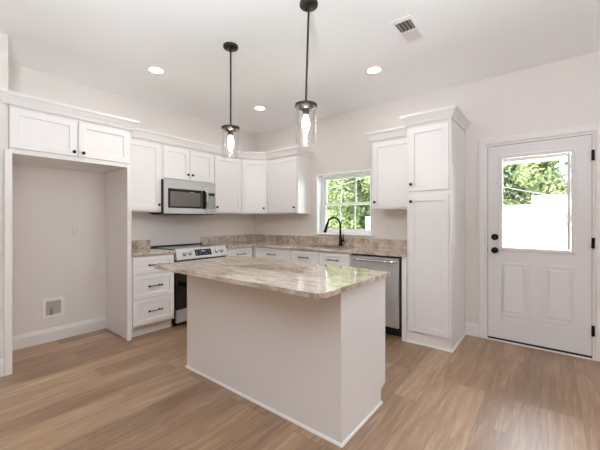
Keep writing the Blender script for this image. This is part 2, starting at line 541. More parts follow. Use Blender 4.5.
# ------------------------------------------------------------------ kitchen window
win = bpy.data.objects.new('window_1', None); COL.objects.link(win)
win.location = (WX0, 0.05, WZ0); ORIGIN['window_1'] = tuple(win.location); struct(win)
win['label'] = 'white double-hung window above the sink looking onto green trees'
wy0, wy1 = -0.200, -0.130
q = MB().ring(FB, (WX0, WX1, WZ0 - 0.02, WZ1), (WX0 + 0.038, WX1 - 0.038, WZ0 + 0.03, WZ1 - 0.035), wy0, wy1)
q.build('window_frame', M['vinyl'], win, 0.002)
ix0, ix1, iz0, iz1 = WX0 + 0.038, WX1 - 0.038, WZ0 + 0.03, WZ1 - 0.035
zm = 0.5 * (iz0 + iz1)
for nm, z0, z1, b0, b1 in (('upper_sash', zm - 0.018, iz1, wy0 + 0.005, wy0 + 0.033), ('lower_sash', iz0, zm + 0.018, wy0 + 0.035, wy0 + 0.063)):
    s = MB().ring(FB, (ix0, ix1, z0, z1), (ix0 + 0.032, ix1 - 0.032, z0 + 0.034, z1 - 0.034), b0, b1).build(nm, M['vinyl'], win, 0.002)
    bm_ = 0.5 * (b0 + b1)
    MB().box(FB, ix0 + 0.032, ix1 - 0.032, bm_ - 0.002, bm_ + 0.002, z0 + 0.034, z1 - 0.034).build('pane', M['pane'], s)
    q = MB()
    for k in (1, 2):
        xx = ix0 + 0.032 + (ix1 - ix0 - 0.064) * k / 3
        q.box(FB, xx - 0.009, xx + 0.009, bm_ - 0.006, bm_ + 0.006, z0 + 0.034, z1 - 0.034)
    q.build('muntin', M['vinyl'], s)
struct(MB().box(FB, WX0, WX0 + 0.012, -0.13, 0.002, WZ0, WZ1 - 0.012).box(FB, WX1 - 0.012, WX1, -0.13, 0.002, WZ0, WZ1 - 0.012).box(FB, WX0, WX1, -0.13, 0.002, WZ1 - 0.012, WZ1).build('trim_4', M['vinyl']))
q = MB().box(FB, 0.5 * (WX0 + WX1) - 0.03, 0.5 * (WX0 + WX1) + 0.03, wy0 + 0.063, wy0 + 0.078, zm + 0.018, zm + 0.03)
q.build('sash_lock', M['vinyl'], win)
MB().box(FB, WX0 - 0.045, WX1 + 0.045, -0.13, 0.03, WZ0 - 0.02, WZ0).build('window_sill', M['trim'], win, 0.004, 2)

# ------------------------------------------------------------------ cabinet parts
def shaker(fr, a0, a1, z0, z1, b, parent, name='door', rail=0.062, rec=0.009, th=0.019):
    q = MB()
    q.ring(fr, (a0, a1, z0, z1), (a0 + rail, a1 - rail, z0 + rail, z1 - rail), b, b + th, b + 0.004)
    q.box(fr, a0 + rail - 0.004, a1 - rail + 0.004, b + 0.001, b + th - rec, z0 + rail - 0.004, z1 - rail + 0.004)
    return q.build(name, M['cab'], parent, 0.0018)
def wp(fr, a, b, z):
    o, u, n = fr
    return o + u * a + n * b + UP * z
def knob(fr, a, z, b, parent):
    prof = [(0.008, -0.001), (0.006, 0.004), (0.0055, 0.013), (0.013, 0.018), (0.0155, 0.023), (0.0145, 0.028), (0.008, 0.030)]
    return MB().lathe(wp(fr, a, b, z), fr[2], prof, 16).build('knob', M['black'], parent)
def pull(fr, a, z, b, parent, length=0.15):
    q = MB()
    h = length / 2
    q.tube([wp(fr, a - h, b + 0.030, z), wp(fr, a + h, b + 0.030, z)], 0.0055, 10)
    for s in (-1, 1):
        c = wp(fr, a + s * (h - 0.018), b - 0.001, z)
        q.lathe(c, fr[2], [(0.009, 0), (0.006, 0.008), (0.006, 0.032)], 10)
        e = wp(fr, a + s * h, b + 0.030, z)
        q.lathe(e - fr[1] * 0.006, fr[1], [(0.006, 0), (0.009, 0.003), (0.009, 0.009), (0.006, 0.012)], 10)
    return q.build('pull', M['black'], parent)

CROWN = [(a * 0.75, b) for a, b in [(0, 0), (0.010, 0), (0.012, 0.012), (0.018, 0.018), (0.020, 0.026), (0.030, 0.036), (0.042, 0.054), (0.050, 0.066), (0.062, 0.070), (0.064, 0.078), (0.072, 0.080), (0.072, 0.098), (0, 0.098)]]
CZ = 2.235
UB, UT = 1.372, 2.245
BZ0, BZ1 = 0.105, 0.884       # base cabinet boxes

# --- tall refrigerator alcove
AL, AR = -3.360, -2.392
t = thing('refrigerator_cabinet', (0.3, 0.5 * (AL + AR), 1.825), 'wide two-door white wall cabinet bridging the empty refrigerator alcove', 'cabinet', 'white wall cabinets')
MB().box(FA, AL + 0.001, AR, 0.002, 0.611, 1.825, CZ + 0.06).build('body', M['cab'], t, 0.002)
for a0, a1, kn in ((AL + 0.006, -2.881, -2.912), (-2.872, AR - 0.016, -2.838)):
    d = shaker(FA, a0, a1, 1.868, 2.205, 0.611, t)
    knob(FA, kn, 1.905, 0.630, d)
MB().sweep([(0.612, AL - 0.035, CZ - 0.012), (0.634, AL - 0.035, CZ - 0.012), (0.634, AR + 0.004, CZ - 0.012), (0.36, AR + 0.004, CZ - 0.012)][::-1] if False else
           [(0.612, AL - 0.035, CZ - 0.012), (0.634, AL - 0.035, CZ - 0.012), (0.634, AR + 0.004, CZ - 0.012), (0.36, AR + 0.004, CZ - 0.012)], CROWN).build('crown', M['cab'], t)
t = thing('end_panel', (0.3, AL + 0.01, 0), 'tall white end panel with front strip at the left of the refrigerator alcove', 'end panel', 'refrigerator alcove end panels')
MB().box(FA, AL, AL + 0.019, 0.017, 0.61, 0, 1.824).build('side_sheet', M['cab'], t)
MB().box(FA, -3.388, AL + 0.021, 0.6118, 0.630, 0, 1.85).build('front_strip', M['trim'], t, 0.002)
t = thing('end_panel', (0.3, AR - 0.01, 0), 'tall white end panel between the refrigerator alcove and the drawer cabinet', 'end panel', 'refrigerator alcove end panels')
MB().box(FA, AR - 0.024, AR - 0.003, 0.002, 0.6105, 0, 1.824).build('side_sheet', M['cab'], t)
MB().box(FA, AR - 0.044, AR - 0.001, 0.6108, 0.630, 0, 1.824).build('front_strip', M['trim'], t, 0.002)

# --- wall cabinets on the range wall
def wall_cab(fr, a0, a1, z0, label, doors, body_b=0.325, zt=UT, split=None, dz1=2.205):
    c = wp(fr, 0.5 * (a0 + a1), 0.16, z0)
    t = thing('wall_cabinet', tuple(c), label, 'cabinet', 'white wall cabinets')
    MB().box(fr, a0 + 0.0008, a1 - 0.0008, 0.002, body_b, z0, zt + 0.05).build('body', M['cab'], t, 0.002)
    for d0_, d1_, kn in doors:
        d = shaker(fr, d0_, d1_, z0 + 0.018, dz1, body_b, t)
        knob(fr, kn, z0 + 0.088, body_b + 0.019, d)
    return t
wall_cab(FA, AR + 0.001, -1.905, UB, 'tall single-door white wall cabinet between the refrigerator alcove and the microwave', [(AR + 0.015, -1.920, -1.950)])
wall_cab(FA, -1.905, -1.133, 1.783, 'short two-door white wall cabinet directly above the microwave', [(-1.887, -1.523, -1.552), (-1.515, -1.151, -1.486)])
wall_cab(FA, -1.133, -0.612, UB, 'single-door white wall cabinet just right of the microwave', [(-1.118, -0.632, -1.088)])
FD = (Vector((0.325, -0.610, 0)), Vector((1, 1, 0)).normalized(), Vector((1, -1, 0)).normalized())
LD = math.hypot(0.285, 0.285)
t = thing('wall_cabinet', (0.25, -0.25, UB), 'diagonal corner white wall cabinet joining the range and window walls', 'cabinet', 'white wall cabinets')
MB().poly([(0.002, -0.002), (0.002, -0.611), (0.325, -0.611), (0.611, -0.325), (0.611, -0.002)], UB, UT + 0.05).build('body', M['cab'], t, 0.002)
d = shaker(FD, 0.022, LD - 0.022, UB + 0.018, 2.205, 0.0, t)
knob(FD, LD - 0.055, UB + 0.088, 0.019, d)
wall_cab(FB, 0.612, 1.232, UB, 'white wall cabinet left of the window with its bright side panel showing', [(0.630, 1.216, 1.185)])
q = MB()
s2 = 0.0195
q.sweep([(0.345, AR + 0.062, CZ), (0.345, -0.612, CZ), (0.612, -0.345, CZ), (1.234, -0.345, CZ), (1.234, -0.002, CZ)], CROWN)
tag(q.build('crown_molding', M['cab']), 'white crown molding running over the corner wall cabinets and microwave cabinet', 'molding')['kind'] = 'thing'

# --- right-hand wall cabinet and pantry
PX0, PX1 = 2.930, 3.362
t = wall_cab(FB, 2.396, PX0 - 0.001, 1.400, 'white wall cabinet between the window and the tall pantry', [(2.412, PX0 - 0.028, 2.446)])
t['label'] = 'white wall cabinet between the window and the tall pantry'
MB().sweep([(2.394, -0.002, CZ), (2.394, -0.345, CZ), (PX0 - 0.056, -0.345, CZ)][::-1] if False else
           [(2.394, -0.002, CZ), (2.394, -0.345, CZ), (PX0 - 0.056, -0.345, CZ)], CROWN).build('crown', M['cab'], t)
t = thing('pantry_cabinet', (0.5 * (PX0 + PX1), -0.3, 0), 'tall narrow white pantry cabinet with upper and lower doors beside the dishwasher', 'cabinet')
MB().box(FB, PX0, PX1, 0.002, 0.611, 0.0, UT + 0.05).build('body', M['cab'], t, 0.002)
d = shaker(FB, PX0 + 0.020, PX1 - 0.022, 1.570, 2.222, 0.611, t, 'upper_door')
knob(FB, PX0 + 0.052, 1.640, 0.630, d)
d = shaker(FB, PX0 + 0.020, PX1 - 0.022, 0.125, 1.526, 0.611, t, 'lower_door')
knob(FB, PX0 + 0.052, 1.462, 0.630, d)
MB().sweep([(PX0 - 0.001, -0.40, CZ + 0.018), (PX0 - 0.001, -0.634, CZ + 0.018), (PX1 + 0.002, -0.634, CZ + 0.018), (PX1 + 0.002, -0.002, CZ + 0.018)], CROWN).build('crown', M['cab'], t)
SHOE = [(0, 0), (0.014, 0), (0.013, 0.007), (0.008, 0.014), (0, 0.018)]
MB().sweep([(PX0 + 0.001, -0.612, 0), (PX1 + 0.001, -0.612, 0), (PX1 + 0.001, -0.018, 0)], SHOE).build('shoe_molding', M['trim'], t)

# --- base cabinets
def base_cab(fr, a0, a1, label, fronts, toe=True, b=0.611, shift=0):
    c = wp(fr, 0.5 * (a0 + a1), 0.3, 0)
    t = thing('base_cabinet', tuple(c), label, 'cabinet', 'white base cabinets')
    MB().box(fr, a0 + 0.0008, a1 - 0.0008, 0.002, b, BZ0, BZ1).build('body', M['cab'], t, 0.002)
    MB().box(fr, a0 + 0.0008, a1 - 0.0008, 0.30, b - 0.055, 0, BZ0).build('toe_kick', M['cab_in'], t)
    for kind, f0, f1, z0, z1, pz in fronts:
        d = shaker(fr, f0, f1, z0, z1, b, t, kind, 0.05 if kind.startswith('drawer') or kind.startswith('false') else 0.06)
        if pz == 'pull':
            pull(fr, 0.5 * (f0 + f1), 0.5 * (z0 + z1), b + 0.019, d)
        elif pz:
            knob(fr, pz, z1 - 0.05, b + 0.019, d)
    return t
DR0 = AR + 0.001
base_cab(FA, DR0, -1.898, 'white base cabinet of three drawers left of the range', [
    ('drawer', DR0 + 0.014, -1.912, 0.680, 0.868, 'pull'), ('drawer', DR0 + 0.014, -1.912, 0.412, 0.672, 'pull'), ('drawer', DR0 + 0.014, -1.912, 0.128, 0.404, 'pull')])
base_cab(FA, -1.124, -0.645, 'white base cabinet between the range and the inside corner', [
    ('drawer', -1.110, -0.672, 0.700, 0.868, 'pull'), ('door', -1.110, -0.672, 0.128, 0.690, -1.075)])
base_cab(FB, 0.002, 0.640, 'white blank corner base cabinet under the granite counter', [])['label'] = 'plain white corner base cabinet where the two counters meet'
base_cab(FB, 0.642, 1.352, 'white base cabinet with one wide drawer left of the sink', [
    ('drawer', 0.674, 1.338, 0.700, 0.868, 'pull'), ('door', 0.674, 1.002, 0.128, 0.690, 0.97), ('door', 1.010, 1.338, 0.128, 0.690, 1.04)])
# sink base is open at the top so that the bowl hangs in it
t = thing('base_cabinet', (1.81, -0.3, 0), 'white sink base cabinet below the window with two false drawer fronts', 'cabinet', 'white base cabinets')
q = MB()
q.box(FB, 1.3535, 1.372, 0.002, 0.611, BZ0, BZ1).box(FB, 2.247, 2.2655, 0.002, 0.611, BZ0, BZ1)
q.box(FB, 1.372, 2.247, 0.592, 0.611, BZ0, BZ1).box(FB, 1.372, 2.247, 0.002, 0.592, BZ0, BZ0 + 0.018)
q.build('body', M['cab'], t)
MB().box(FB, 1.3535, 2.2655, 0.30, 0.556, 0, BZ0).build('toe_kick', M['cab_in'], t)
for f0, f1, kk in ((1.366, 1.803, 1.77), (1.815, 2.252, 1.85)):
    d = shaker(FB, f0, f1, 0.700, 0.868, 0.611, t, 'false_front', 0.05)
    pull(FB, 0.5 * (f0 + f1), 0.784, 0.630, d)
    d = shaker(FB, f0, f1, 0.128, 0.690, 0.611, t)
    knob(FB, kk, 0.64, 0.630, d)
tag(MB().box(FB, 2.8815, PX0 - 0.001, 0.03, 0.628, 0.0, BZ1).build('filler_strip', M['cab']), 'narrow white filler strip between the dishwasher and the pantry', 'filler strip')

# --- countertops with short granite backsplashes
CT0, CT1 = 0.8845, 0.914
t = thing('countertop', (0.3, -2.14, CT0), 'short granite countertop left of the range with a small backsplash', 'countertop', 'granite countertops on the walls')
MB().box(FA, AR + 0.0005, -1.893, 0.002, 0.648, CT0, CT1).build('slab', M['granite'], t, 0.004, 2)
MB().box(FA, AR + 0.0005, -1.893, 0.002, 0.022, CT1, CT1 + 0.102).build('backsplash', M['granite_wall'], t, 0.002)
t = thing('countertop', (1.4, -0.3, CT0), 'long L-shaped granite countertop under the window from range to pantry', 'countertop', 'granite countertops on the walls')
SX0, SX1, SY0, SY1 = 1.46, 2.16, -0.545, -0.150            # sink cut-out
q = MB()
q.poly([(0.002, -0.002), (0.002, -1.129), (0.648, -1.129), (0.648, -0.648), (SX0, -0.648), (SX0, -0.002)], CT0, CT1)
q.box(FW, SX0, SX1, -0.648, SY0, CT0, CT1).box(FW, SX0, SX1, SY1, -0.002, CT0, CT1)
q.box(FW, SX1, PX0 - 0.001, -0.648, -0.002, CT0, CT1)
q.build('slab', M['granite'], t)
MB().poly([(0.002, -0.002), (0.002, -1.129), (0.022, -1.129), (0.022, -0.022), (PX0 - 0.001, -0.022), (PX0 - 0.001, -0.002)], CT1, CT1 + 0.112).build('backsplash', M['granite_wall'], t, 0.002)

# --- sink and faucet
t = thing('sink', (1.81, -0.35, 0.70), 'stainless undermount sink set into the granite below the window', 'sink')
q = MB()
q.ring(FW, (SX0 - 0.015, SX1 + 0.015, 0, 0), (SX0, SX1, 0, 0), 0, 0) if False else None
a0, a1, b0, b1, zt, zb = SX0 + 0.004, SX1 - 0.004, SY0 + 0.004, SY1 - 0.004, CT0 - 0.001, 0.70
th = 0.003
q.box(FW, a0, a0 + th, b0, b1, zb, zt).box(FW, a1 - th, a1, b0, b1, zb, zt).box(FW, a0 + th, a1 - th, b0, b0 + th, zb, zt)
q.box(FW, a0 + th, a1 - th, b1 - th, b1, zb, zt).box(FW, a0, a1, b0, b1, zb - th, zb)
q.build('basin', M['steel'], t)
MB().lathe((1.81, -0.33, 0.7002), (0, 0, 1), [(0.055, 0), (0.05, 0.004), (0.03, 0.002), (0.005, 0.001)], 20).build('drain', M['chrome'], t)

FX, FY = 1.815, -0.105
t = thing('faucet', (FX, FY, CT1), 'matte black gooseneck faucet with side lever behind the sink', 'faucet')
MB().lathe((FX, FY, CT1), (0, 0, 1), [(0.027, 0), (0.027, 0.004), (0.022, 0.010), (0.0215, 0.13), (0.018, 0.14), (0.013, 0.145)], 20).build('base', M['black'], t)
path = [(FX, FY, CT1 + 0.13), (FX, FY, CT1 + 0.28)]
rr = 0.112
sd = Vector((-0.42, -1.0, 0)).normalized()
for k in range(1, 15):
    a = math.pi * k / 14 * 0.93
    o = rr * (1 - math.cos(a))
    path.append((FX + sd.x * o, FY + sd.y * o, CT1 + 0.28 + rr * math.sin(a)))
MB().tube(path, 0.0145, 14).build('spout', M['black'], t)
pe = Vector(path[-1]); dr = (pe - Vector(path[-2])).normalized()
MB().lathe(pe - dr * 0.005, dr, [(0.0155, 0), (0.0165, 0.02), (0.020, 0.10), (0.023, 0.122), (0.016, 0.126)], 18).build('spray_head', M['black'], t)
hx = Vector((1, 0, 0))
q = MB().lathe((FX + 0.018, FY, CT1 + 0.075), (1, 0, 0), [(0.017, 0), (0.017, 0.035), (0.013, 0.042)], 16)
q.tube([(FX + 0.046, FY, CT1 + 0.072), (FX + 0.050, FY, CT1 + 0.10), (FX + 0.053, FY, CT1 + 0.172)], [0.008, 0.006, 0.0045], 10)
q.build('handle', M['black'], t)

# ------------------------------------------------------------------ appliances
# range
RA0, RA1 = -1.889, -1.133
t = thing('range', (0.33, 0.5 * (RA0 + RA1), 0), 'stainless slide-in electric range with black glass cooktop and front knobs', 'range')
MB().box(FA, RA0, RA1, 0.03, 0.605, 0.03, 0.895).build('body', M['blackplastic'], t)
q = MB().box(FA, RA0 - 0.002, RA1 + 0.002, 0.026, 0.600, 0.915, 0.921)
ct = q.build('cooktop', M['cooktop'], t, 0.002)
for (ya, xa, r) in ((RA0 + 0.2, 0.42, 0.10), (RA1 - 0.2, 0.42, 0.115), (RA0 + 0.2, 0.17, 0.08), (RA1 - 0.2, 0.17, 0.08)):
    MB().lathe((xa, ya, 0.921), (0, 0, 1), [(r - 0.003, 0), (r - 0.003, 0.0004), (r, 0.0004), (r, 0)], 40, caps=False).build('burner_ring', M['ventgrey'], ct)
MB().box(FA, RA0, RA1, 0.024, 0.06, 0.895, 0.934).build('rear_trim', M['blackplastic'], t)
# slanted control panel
q = MB()
pa, pb = (0.598, 0.926), (0.668, 0.795)
pts = []
for y in (RA0, RA1):
    for x, z in ((0.58, 0.895), (0.598, 0.926), (0.610, 0.927), (0.668, 0.800), (0.664, 0.792), (0.60, 0.792)):
        pts.append((x, y, z))
q.face_set(pts, [(k, (k + 1) % 6, 6 + (k + 1) % 6, 6 + k) for k in range(6)] + [tuple(range(6)), tuple(range(6, 12))])
cp = q.build('control_panel', M['steel'], t, 0.002)
sl = (Vector((0.668, 0, 0.800)) - Vector((0.610, 0, 0.927))); sl.normalize()
nn = Vector((-sl.z, 0, sl.x)); nn = nn if nn.x > 0 else -nn
def panel_pt(y, s, d=0.0):
    return Vector((0.610, y, 0.927)) + sl * s + nn * d
for y in (RA0 + 0.105, RA0 + 0.185, RA1 - 0.185, RA1 - 0.105):
    q = MB().lathe(panel_pt(y, 0.072, -0.001), nn, [(0.026, 0), (0.026, 0.004), (0.022, 0.006), (0.021, 0.028), (0.018, 0.032), (0.004, 0.033)], 20)
    q.build('knob', M['chrome'], cp)
def panel_quad(y0, y1, s0, s1, d, name, m, par):
    q = MB()
    P = [panel_pt(y, s, dd) for dd in (0, d) for y, s in ((y0, s0), (y1, s0), (y1, s1), (y0, s1))]
    q.face_set(P, [(0, 3, 2, 1), (4, 5, 6, 7), (0, 1, 5, 4), (1, 2, 6, 5), (2, 3, 7, 6), (3, 0, 4, 7)])
    return q.build(name, m, par)
ym = 0.5 * (RA0 + RA1)
dsp = panel_quad(ym - 0.125, ym + 0.115, 0.028, 0.110, 0.0015, 'display', M['blackglass'], cp)
panel_quad(ym - 0.03, ym + 0.02, 0.045, 0.062, 0.0022, 'clock_digits', M['screen'], dsp)
for k in range(5):
    for s_ in (0.05, 0.07, 0.088):
        if -0.105 + 0.045 * k > -0.045 and -0.105 + 0.045 * k < 0.03 and s_ < 0.08:
            continue
        P = [panel_pt(ym - 0.105 + 0.045 * k + dy, s_ + ds, dd) for dd in (0.001, 0.0022) for dy, ds in ((0, 0), (0.014, 0), (0.014, 0.004), (0, 0.004))]
        q = MB()
        q.face_set(P, [(0, 3, 2, 1), (4, 5, 6, 7), (0, 1, 5, 4), (1, 2, 6, 5), (2, 3, 7, 6), (3, 0, 4, 7)])
        q.build('touch_key', M['ventgrey'], dsp)
od = MB().box(FA, RA0 + 0.003, RA1 - 0.003, 0.605, 0.640, 0.205, 0.775).build('oven_door', M['blackglass'], t, 0.003)
q = MB().tube([(0.690, RA0 + 0.05, 0.735), (0.690, RA1 - 0.05, 0.735)], 0.011, 12)
for y in (RA0 + 0.08, RA1 - 0.08):
    q.box(FA, y - 0.01, y + 0.01, 0.639, 0.688, 0.727, 0.743)
q.build('door_handle', M['chrome'], od)
MB().box(FA, RA0 + 0.006, RA1 - 0.003, 0.605, 0.640, 0.045, 0.195).build('storage_drawer', M['steel'], t, 0.004)
for y in (RA0 + 0.05, RA1 - 0.05):
    for x in (0.10, 0.54):
        MB().lathe((x, y, 0), (0, 0, 1), [(0.018, 0), (0.018, 0.01), (0.008, 0.012), (0.008, 0.031)], 12).build('foot', M['blackplastic'], t)

# microwave
MZ0, MZ1, MX = 1.352, 1.781, 0.385
t = thing('microwave', (0.2, -1.519, MZ0), 'stainless over-the-range microwave under the short two-door cabinet', 'microwave')
MB().box(FA, -1.902, -1.136, 0.004, MX - 0.025, MZ0 + 0.004, MZ1).build('body', M['blackplastic'], t)
MB().box(FA, -1.88, -1.16, 0.03, MX - 0.02, MZ0 - 0.006, MZ0 + 0.004).build('underside_grille', M['void'], t)
dr_ = (-1.902, -1.290, MZ0 + 0.002, MZ1 - 0.001)
wi = (-1.850, -1.365, MZ0 + 0.075, MZ1 - 0.110)
mdoor = MB().ring(FA, dr_, wi, MX - 0.025, MX + 0.004, MX - 0.002).build('door', M['steel'], t, 0.003)
MB().box(FA, wi[0] - 0.002, -1.292, MX - 0.02, MX - 0.001, wi[2] - 0.002, wi[3] + 0.002).build('window_glass', M['blackglass'], mdoor)
MB().box(FA, -1.822, -1.385, MX - 0.0012, MX - 0.0002, wi[2] + 0.022, wi[3] - 0.035).build('window_mesh', mat('oven_mesh', (104, 98, 93), 0.12), mdoor)
q = MB().box(FA, -1.362, -1.296, MX + 0.003, MX + 0.006, wi[2] - 0.004, wi[3] + 0.004)
q.build('handle_backing', M['blackglass'], mdoor)
q = MB()
path = []
for k in range(11):
    f = k / 10
    path.append((MX + 0.008 + 0.045 * math.sin(math.pi * f), -1.308, MZ0 + 0.055 + f * 0.285))
q.tube(path, 0.0115, 12)
q.build('handle', M['chrome'], mdoor)
q = MB().box(FA, -1.286, -1.136, MX - 0.025, MX + 0.002, MZ0 + 0.002, MZ1 - 0.001)
pn = q.build('control_panel', M['steel'], t, 0.003)
kp = MB().box(FA, -1.268, -1.150, MX + 0.001, MX + 0.004, MZ0 + 0.075, MZ1 - 0.125).build('keypad', mat('keypad_grey', (150, 153, 152), 0.3), pn)
MB().box(FA, -1.255, -1.163, MX + 0.003, MX + 0.005, MZ1 - 0.17, MZ1 - 0.14).build('display', M['blackglass'], kp)
q = MB()
for r_ in range(5):
    for c_ in range(3):
        q.box(FA, -1.252 + 0.031 * c_, -1.230 + 0.031 * c_, MX + 0.003, MX + 0.0046, MZ0 + 0.088 + 0.03 * r_, MZ0 + 0.100 + 0.03 * r_)
q.build('key', M['boxgrey'], kp)
MB().box(FA, -1.55, -1.48, MX - 0.001, MX + 0.0005, MZ1 - 0.148, MZ1 - 0.142).build('printed_mark', M['boxgrey'], mdoor)

# dishwasher
t = thing('dishwasher', (2.575, -0.3, 0), 'stainless dishwasher with a bar handle between the sink cabinet and pantry', 'dishwasher')
MB().box(FB, 2.268, 2.880, 0.02, 0.612, 0.105, 0.880).build('body', M['blackplastic'], t)
dd_ = MB().box(FB, 2.276, 2.850, 0.613, 0.634, 0.115, 0.862).build('door', M['steel'], t, 0.004)
q = MB()
path = [(2.31 + 0.525 * k / 12, -0.640 - 0.034 * min(1, 3.2 * math.sin(math.pi * k / 12)), 0.822) for k in range(13)]
q.tube(path, 0.012, 12)
q.build('handle', M['chrome'], dd_)
MB().box(FB, 2.272, 2.876, 0.05, 0.54, 0.002, 0.104).build('toe_panel', M['blackplastic'], t)

# ------------------------------------------------------------------ island
IX0, IX1, IY0, IY1 = 1.646, 3.189, -2.374, -1.768
t = thing('kitchen_island', (0.5 * (IX0 + IX1), 0.5 * (IY0 + IY1), 0), 'white panelled kitchen island base in the middle of the wood floor', 'kitchen island')
MB().box(FW, IX0 + 0.018, IX1 - 0.018, IY0 + 0.012, IY1 - 0.022, 0.105, CT0 - 0.001).build('carcass', M['cab'], t)
MB().box(FW, IX0 + 0.018, IX1 - 0.018, IY0 + 0.012, IY1 - 0.075, 0.0, 0.104).build('toe_kick', M['cab_in'], t)
MB().box(FW, IX0 + 0.0, IX1 - 0.0, IY0, IY0 + 0.012, 0, CT0 - 0.001).build('back_panel', M['cab'], t, 0.0015)
for xa in (IX0, IX1 - 0.018):
    q = MB()
    pr = [(IY0 + 0.0125, 0), (IY1 - 0.072, 0), (IY1 - 0.072, 0.085), (IY1 - 0.062, 0.100), (IY1, 0.115), (IY1, CT0 - 0.001), (IY0 + 0.0125, CT0 - 0.001)]
    P = [(xa, y, z) for y, z in pr] + [(xa + 0.0175, y, z) for y, z in pr]
    n_ = len(pr)
    q.face_set(P, [tuple(range(n_)), tuple(range(n_, 2 * n_))] + [(k, (k + 1) % n_, n_ + (k + 1) % n_, n_ + k) for k in range(n_)])
    q.build('end_sheet', M['cab'], t, 0.0015)
FI = (Vector((0, IY1 - 0.022, 0)), Vector((1, 0, 0)), Vector((0, 1, 0)))
w3 = (IX1 - IX0 - 0.036) / 3
for k in range(3):
    a0 = IX0 + 0.018 + w3 * k
    d = shaker(FI, a0 + 0.008, a0 + w3 - 0.008, 0.700, 0.868, 0.001, t, 'drawer', 0.05)
    pull(FI, a0 + w3 / 2, 0.784, 0.020, d)
    d = shaker(FI, a0 + 0.008, a0 + w3 - 0.008, 0.128, 0.690, 0.001, t, 'door')
    knob(FI, a0 + 0.05, 0.64, 0.020, d)
MB().sweep([(IX0 - 0.001, IY1 - 0.075, 0), (IX0 - 0.001, IY0 - 0.001, 0), (IX1 + 0.001, IY0 - 0.001, 0), (IX1 + 0.001, IY1 - 0.065, 0)], [(a * 0.75, b * 0.9) for a, b in SHOE]).build('shoe_molding', M['trim'], t)
cx0, cx1, cy0, cy1, ck = 1.622, 3.246, -2.662, -1.790, 0.034
tag(MB().poly([(cx0 + ck, cy0), (cx1 - ck, cy0), (cx1, cy0 + ck), (cx1, cy1 - ck), (cx1 - ck, cy1), (cx0 + ck, cy1), (cx0, cy1 - ck), (cx0, cy0 + ck)], CT0, CT1)
    .build('countertop', M['granite'], None, 0.002, 1), 'glossy beige and brown granite slab with clipped corners on the island', 'countertop')

# ------------------------------------------------------------------ pendants, downlights, vent
def pendant(x, y, label, lean=(0, 0)):
    t = thing('pendant_light', (x, y, 2.08), label, 'pendant light', 'pendants above the island')
    cn = MB().lathe((x, y, H), (0, 0, -1), [(0.064, 0.0005), (0.064, 0.018), (0.060, 0.023), (0.012, 0.025)], 32).build('canopy', M['bronze'], t)
    for s in (-1, 1):
        MB().lathe((x + s * 0.036, y - s * 0.02, H - 0.024), (0, 0, -1), [(0.006, 0), (0.006, 0.008), (0.003, 0.010)], 10).build('canopy_screw', M['black'], cn)
    x0, y0 = x, y
    x, y = x + lean[0], y + lean[1]
    MB().tube([(x0, y0, H - 0.02), (x, y, 2.085)], 0.0075, 12).build('rod', M['bronze'], t)
    MB().lathe((x, y, 2.095), (0, 0, -1), [(0.012, 0), (0.016, 0.010), (0.078, 0.014), (0.080, 0.020), (0.080, 0.028), (0.060, 0.032), (0.052, 0.046), (0.030, 0.048)], 36).build('cap', M['bronze'], t)
    MB().lathe((x, y, 2.055), (0, 0, -1), [(0.021, 0), (0.021, 0.045), (0.016, 0.050)], 20).build('socket', M['bronze'], t)
    MB().lathe((x, y, 2.060), (0, 0, -1), [(0.0725, 0), (0.0725, 0.248), (0.0700, 0.250), (0.0695, 0.248), (0.0695, 0.0)], 40, caps=False).build('glass_shade', M['shade_glass'], t)
    b = MB().lathe((x, y, 2.008), (0, 0, -1), [(0.013, 0), (0.014, 0.012), (0.020, 0.034), (0.025, 0.058), (0.024, 0.078), (0.017, 0.105), (0.008, 0.130), (0.002, 0.138)], 20).build('bulb', M['bulb'], t)
pendant(1.922, -2.122, 'dark pendant lamp with clear glass cylinder above the range end of the island')
pendant(2.780, -2.132, 'dark pendant lamp with clear glass cylinder above the door end of the island', (-0.016, -0.012))

def downlight(x, y, label, e=3.0):
    t = thing('recessed_downlight', (x, y, H), label, 'ceiling light', 'recessed ceiling downlights')
    MB().lathe((x, y, H), (0, 0, -1), [(0.092, 0.0003), (0.090, 0.004), (0.070, 0.007), (0.066, 0.004), (0.066, 0.0003)], 36, caps=False).build('trim_ring', M['trim'], t)
    MB().lathe((x, y, H), (0, 0, -1), [(0.066, 0.0004), (0.064, 0.003), (0.010, 0.0035)], 32).build('lens', M['lens'], t)
    light('downlight_beam', 'AREA', (x, y, H - 0.012), (0, 0, 0), e, (0.98, 0.985, 1.0), shape='DISK', size=0.13)
downlight(0.978, -2.305, 'round recessed ceiling light in front of the refrigerator cabinet')
downlight(2.709, -0.933, 'round recessed ceiling light nearest the air vent, before the pantry')
downlight(1.025, -0.889, 'round recessed ceiling light near the kitchen corner between the pendants')

